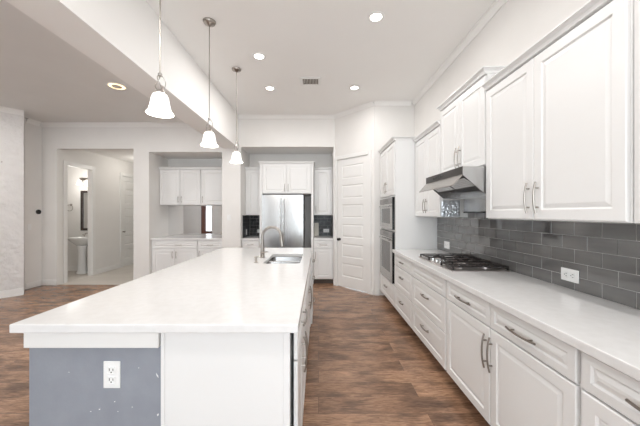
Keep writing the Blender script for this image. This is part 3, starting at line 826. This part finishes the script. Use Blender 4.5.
tag(br, 'cream upright board leaning on charcoal tile right of the refrigerator', 'board')
# refrigerator
fr = thing('refrigerator', 'stainless french door refrigerator in the alcove beyond the island', 'refrigerator', (-1.115, 5.60, 0))
fwid = .815
MB().box(.004, fwid-.004, .065, .66, .02, 1.765, .004).build('body', M['steel_dark'], fr)
def curved_panel(x0, x1, z0, z1):
    m = MB(); n = 10; pts = []
    for i in range(n+1):
        u = i/n; pts.append((x0+(x1-x0)*u, -.006*math.sin(PI*(.15+.7*u)), z0))
    pts += [(x1, .06, z0), (x0, .06, z0)]
    m.prism(pts, (0, 0, z1-z0)); return m
mid = .395
dl = curved_panel(0, mid-.002, .72, 1.775).build('door', M['steel'], fr); drr = curved_panel(mid+.002, fwid, .72, 1.775).build('door', M['steel'], fr)
fz = curved_panel(0, fwid, .06, .71).build('freezer_drawer', M['steel'], fr)
for hx, par in ((mid-.03, dl), (mid+.03, drr)):
    h_ = MB().tube([(hx, -.052, .84), (hx, -.058, 1.2), (hx, -.058, 1.35), (hx, -.052, 1.70)], .012, 10)
    for z in (.88, 1.66): h_.tube([(hx, -.008, z), (hx, -.052, z)], .009, 8)
    h_.build('handle', M['chrome'], par)
h_ = MB().tube([(.08, -.055, .63), (fwid-.08, -.055, .63)], .012, 10)
for x in (.12, fwid-.12): h_.tube([(x, -.01, .63), (x, -.055, .63)], .009, 8)
h_.build('handle', M['chrome'], fz)
for x in (.04, fwid-.04): MB().lathe([(0, 0), (.02, 0), (.02, .019), (0, .019)], (x, .12, .001), 12).build('foot', M['rubber'], fr)
MB().box(.01, fwid-.01, .02, .064, 1.766, 1.79, .003).build('hinge_cover', M['steel_dark'], fr)

# ------------------------------------------------------------------ dry bar nook
G3 = 'white cabinets in the wall nook'
bk('wall_cabinet', 'white double door wall cabinet in the mirrored nook', -3.322, -2.458, 5.95, 1.585, 2.33, [('door', .012, .43, 1.592, 2.318, ('v', .40, 1.70, .13)), ('door', .436, .856, 1.592, 2.318, ('v', .468, 1.70, .13))], .345, toe=False, crown=(2.33, False, False), group=G3)
bk('wall_cabinet', 'white single door wall cabinet at the right of the mirrored nook', -2.455, -1.896, 5.95, 1.585, 2.33, [('door', .008, .55, 1.592, 2.318, ('v', .04, 1.70, .13))], .345, toe=False, crown=(2.33, False, False), group=G3)
bk('base_cabinet', 'white base cabinet with wide drawer and two doors in the nook', -3.322, -2.402, RF, 0, .873, [('drawer', .02, .912, .715, .862, ('h', .55, .785, .14)), ('door', .02, .464, .112, .705, ('v', .43, .59, .14)), ('door', .468, .912, .112, .705, ('v', .502, .59, .14))], .635, group=G3)
bk('base_cabinet', 'white base cabinet with narrow drawer at the right of the nook', -2.398, -1.896, RF, 0, .873, [('drawer', .008, .494, .715, .862, ('h', .25, .785, .12)), ('door', .008, .494, .112, .705, ('v', .04, .60, .14))], .635, group=G3)
o_ = MB().box(-3.323, -1.895, RF-.03, 6.29, .8745, .915).build('countertop', M['quartz']); slab_mod(o_); tag(o_, 'white counter of the dry bar nook below the mirror', 'countertop')
mr = MB().box(-3.322, -1.896, 6.291, 6.298, .918, 1.583).build('nook_mirror', M['mirror'])
tag(mr, 'frameless wall mirror between the nook counter and its wall cabinets', 'mirror')

# wall plates
outlet('light_switch', 'white light switch on the pillar between nook and fridge alcove', (-1.755, YB, 1.33), 0, toggles=True, cat='switch')
outlet('light_switch', 'white light switch on the wall below the black thermostat', (-5.43, 5.34, 1.155), PI/2, toggles=True, cat='switch')
th = thing('thermostat', 'round black thermostat on the white wall left of the hall opening', 'thermostat', (-5.43, 5.50, 1.44), PI/2)
R = Matrix.Rotation(PI/2, 4, 'X')
MB().lathe([(0, .0005), (.055, .0005), (.055, .006), (0, .006)], seg=24).xf(R).build('back_plate', M['plastic'], th)
MB().lathe([(0, .0062), (.045, .0062), (.047, .012), (.043, .028), (0, .030)], seg=24).xf(R).build('dial', M['black'], th)
hk = MB(); q = P0.lerp(P1, .17)
hk.tube([(0, 0, 0), (0, -.02, 0), (0, -.03, .012)], .005, 8)
hko = hk.build('wall_hook', M['nickel']); hko.location = (q.x+nrm.x*.002, q.y+nrm.y*.002, 2.26); hko.rotation_euler = (0, 0, math.atan2(nrm.x, -nrm.y))
tag(hko, 'tiny metal hook on the textured wall at far left', 'hook')

# ------------------------------------------------------------------ bathroom seen through the hall
sx, sy = -5.57, 6.70
ps = thing('pedestal_sink', 'white pedestal sink in the bathroom seen through the hall door', 'sink', (sx, sy, 0))
MB().lathe([(0, .001), (.13, .001), (.13, .03), (.10, .06), (.085, .25), (.085, .5), (.11, .66), (0, .66)], seg=24, sy=.85).build('pedestal', M['porcelain'], ps)
MB().lathe([(0, .6605), (.12, .665), (.22, .74), (.285, .80), (.30, .83), (.298, .845), (.27, .848), (.24, .82), (.16, .74), (0, .72)], seg=32, sy=.75).build('basin', M['porcelain'], ps)
tp = MB().tube([(0, .19, .846), (0, .19, .90), (0, .16, .935), (0, .10, .93), (0, .085, .905)], .011, 10)
for dx in (-.1, .1): tp.tube([(dx, .19, .846), (dx, .19, .885), (dx*1.3, .17, .90)], .010, 8)
tp.build('tap', M['nickel'], ps)
mm = thing('bathroom_mirror', 'tall mirror with dark wooden frame above the pedestal sink', 'mirror', (-5.60, 6.999, 0))
f = MB(); x0, x1, z0, z1, w = -.235, .235, .99, 1.97, .055
f.box(x0, x0+w, -.03, -.001, z0, z1, .003); f.box(x1-w, x1, -.03, -.001, z0, z1, .003); f.box(x0+w, x1-w, -.03, -.001, z0, z0+w, .003); f.box(x0+w, x1-w, -.03, -.001, z1-w, z1, .003)
f.build('frame', M['darkwood'], mm)
MB().box(x0+w, x1-w, -.012, -.004, z0+w, z1-w).build('mirror_glass', M['mirror'], mm)
vl = thing('vanity_light', 'bathroom wall lamp with glowing glass shades above the dark framed mirror', 'lamp', (-5.60, 6.999, 2.25))
MB().box(-.25, .25, -.03, -.001, -.03, .03, .006).build('back_bar', M['nickel'], vl)
for dx in (-.19, 0, .19):
    MB().tube([(dx, -.03, 0), (dx, -.09, .02), (dx, -.11, -.02)], .009, 8).build('arm', M['nickel'], vl)
    MB().lathe([(.025, -.03), (.04, -.05), (.05, -.10), (.065, -.15), (.060, -.15), (.04, -.09), (.02, -.04)], (dx, -.11, 0), 16).build('lamp_shade', M['shade'], vl)
pl = bpy.data.lights.new('vanity_bulb', 'POINT'); pl.energy = 10; pl.color = (1, .97, .92); pl.shadow_soft_size = .12
po = bpy.data.objects.new('vanity_bulb', pl); COL.objects.link(po); po.location = (sx-.1, 6.55, 2.12)
trg = thing('towel_ring', 'small metal towel ring on the bathroom wall left of the mirror', 'towel ring', (-6.08, 6.999, 1.62))
MB().box(-.025, .025, -.012, -.001, -.025, .025, .004).tube([(0, -.012, 0), (0, -.05, 0)], .008, 8).build('wall_mount', M['nickel'], trg)
MB().tube([(.075*math.sin(2*PI*k/24), -.05, -.075+.075*math.cos(2*PI*k/24)) for k in range(25)], .006, 8, cap=False).build('ring', M['nickel'], trg)

# ------------------------------------------------------------------ ceiling fixtures
def can_light(label, x, y, z, power):
    t = thing('recessed_light', label, 'ceiling light', (x, y, z), 0, 'recessed lights in the kitchen ceiling')
    MB().lathe([(.055, -.001), (.084, -.001), (.084, -.004), (.077, -.010), (.057, -.010), (.055, -.006)], seg=32, closed=True).build('trim_ring', M['trim'], t)
    MB().lathe([(0, -.0045), (.054, -.0045), (.054, -.0025), (0, -.0025)], seg=32).build('lens', M['led'], t)
    l = bpy.data.lights.new('can_bulb', 'AREA'); l.shape = 'DISK'; l.size = .13; l.energy = power; l.color = (1.0, .975, .955)
    o_ = bpy.data.objects.new('can_bulb', l); COL.objects.link(o_); o_.location = (x, y, z-.014)
can_light('round recessed light nearest the camera, right of the air vent', .561, 2.775, ZK, 9.3)
can_light('round recessed light between the second pendant and the air vent, nearer one', -.726, 3.47, ZK, 9.3)
can_light('round recessed light left of the air vent, closest to the back wall', -.743, 4.355, ZK, 9.3)
can_light('round recessed light right of the air vent, close to the pantry door', .549, 4.338, ZK, 7.5)
can_light('added round recessed fill light, out of view overhead on the right', .555, .60, ZK, 18)  # unseen can added to brighten the near fronts and counter
can_light('added round recessed fill light, out of view overhead on the left', -.735, .60, ZK, 11)  # its left partner, also unseen and added for near fill
def gimbal(label, x, y):
    gl = thing('gimbal_light', label, 'ceiling light', (x, y, ZL))
    MB().lathe([(.100, -.001), (.125, -.001), (.125, -.004), (.115, -.009), (.102, -.009)], seg=32, closed=True).build('trim_ring', M['trim'], gl)
    MB().lathe([(.062, -.003), (.099, -.003), (.099, -.006), (.062, -.006)], seg=32, closed=True).build('glow_ring', M['warmglow'], gl)
    MB().lathe([(0, -.004), (.061, -.004), (.061, -.014), (0, -.017)], seg=32).build('lamp_face', M['vent'], gl)
    l = bpy.data.lights.new('gimbal_bulb', 'AREA'); l.shape = 'DISK'; l.size = .16; l.energy = 20; l.color = (1.0, .975, .95)
    o_ = bpy.data.objects.new('gimbal_bulb', l); COL.objects.link(o_); o_.location = (x, y, ZL-.024)
gimbal('warm glowing round gimbal light in the living room ceiling beyond the beam', -2.80, 3.95)
gimbal('added round gimbal fill light, out of view in the living room ceiling near the textured wall', -4.55, 3.55)  # unseen gimbal added to lift the far left walls
av = thing('air_vent', 'rectangular slatted air vent in the kitchen ceiling', 'vent', (-.115, 4.13, ZK))
MB().box(-.115, .115, -.085, .085, -.004, -.001).build('duct_opening', M['ventdark'], av)
f = MB(); X, Y, w = .155, .125, .04
f.box(-X, -X+w, -Y, Y, -.010, -.001); f.box(X-w, X, -Y, Y, -.010, -.001); f.box(-X+w, X-w, -Y, -Y+w, -.010, -.001); f.box(-X+w, X-w, Y-w, Y, -.010, -.001)
f.build('frame', M['trim'], av)
sl = MB()
for k in range(11):
    x = -.108+k*.0216
    sl.prism([(x-.005, -.083, -.0045), (x-.003, -.083, -.0045), (x+.007, -.083, -.012), (x+.005, -.083, -.012)], (0, .166, 0))
sl.build('slats', M['vent'], av)

hl = thing('hall_fill_lamp', 'added flush dome fill lamp, out of view on the hall ceiling', 'ceiling light', (-4.35, 7.3, 2.80))  # lamp added out of view to brighten the hall
MB().lathe([(0, -.001), (.15, -.001), (.15, -.02), (0, -.02)], seg=24).build('base_plate', M['nickel'], hl)
MB().lathe([(.14, -.0205), (.13, -.05), (.09, -.08), (0, -.095)], seg=24).build('lamp_dome', M['shade'], hl)
l = bpy.data.lights.new('hall_fill_bulb', 'POINT'); l.energy = 10; l.color = (1, .96, .89); l.shadow_soft_size = .12
o_ = bpy.data.objects.new('hall_fill_bulb', l); COL.objects.link(o_); o_.location = (-4.35, 7.3, 2.58)
# pendants
def pendant(label, x, y):
    t = thing('pendant_light', label, 'pendant lamp', (x, y, ZK), 0, 'pendant lamps above the island')
    MB().lathe([(0, -.001), (.062, -.001), (.062, -.008), (.055, -.022), (.030, -.030), (.012, -.045), (0, -.045)], seg=28).build('canopy', M['nickel'], t)
    zt = 2.345-ZK; zs = 2.228-ZK; zb = 2.085-ZK
    MB().tube([(0, 0, -.04), (0, 0, zt)], .0045, 8).build('rod', M['nickel'], t)
    sc = MB()
    for a in range(3):
        ca, sa = math.cos(a*2*PI/3+.4), math.sin(a*2*PI/3+.4); pts = []
        for k in range(13):
            u = k/12; r = .006+.028*math.sin(PI*u)**.8
            tw_ = u*1.6
            pts.append((r*math.cos(a*2*PI/3+tw_), r*math.sin(a*2*PI/3+tw_), zt+.005-u*(zt-zs)))
        sc.tube(pts, .003, 6)
    sc.lathe([(0, zt-.004), (.012, zt-.002), (.014, zt+.012), (.008, zt+.02), (0, zt+.02)], seg=14)
    sc.build('scroll_cage', M['nickel_light'], t)
    MB().lathe([(0, zs+.022), (.022, zs+.018), (.03, zs+.002), (.03, zs-.006), (0, zs-.006)], seg=18).build('socket_cap', M['nickel_light'], t)
    hgt = zs-zb
    prof = [(.030, zs-.003), (.044, zs-.012), (.053, zs-.032), (.058, zs-.065), (.064, zs-.095), (.070, zs-.118), (.087, zb+.005), (.085, zb),
            (.080, zb+.005), (.065, zs-.116), (.059, zs-.093), (.053, zs-.065), (.048, zs-.033), (.040, zs-.016), (.028, zs-.008)]
    MB().lathe(prof, seg=32, closed=True).build('lamp_shade', M['shade'], t)
    MB().lathe([(0, zs-.02), (.014, zs-.02), (.016, zs-.04), (.028, zs-.07), (.024, zs-.09), (0, zs-.105)], seg=16).build('bulb', M['led'], t)
    l = bpy.data.lights.new('pendant_bulb', 'POINT'); l.energy = 2.6; l.color = (1, .93, .85); l.shadow_soft_size = .06
    o_ = bpy.data.objects.new('pendant_bulb', l); COL.objects.link(o_); o_.location = (x, y, ZK+zb-.03)
    return t
pendant('nearest of three bell shaped glass pendant lamps over the island', -1.078, 1.935)
pendant('middle one of three bell shaped glass pendant lamps over the island', -1.092, 2.845)
pendant('farthest of three bell shaped glass pendant lamps over the island', -1.09, 3.78)
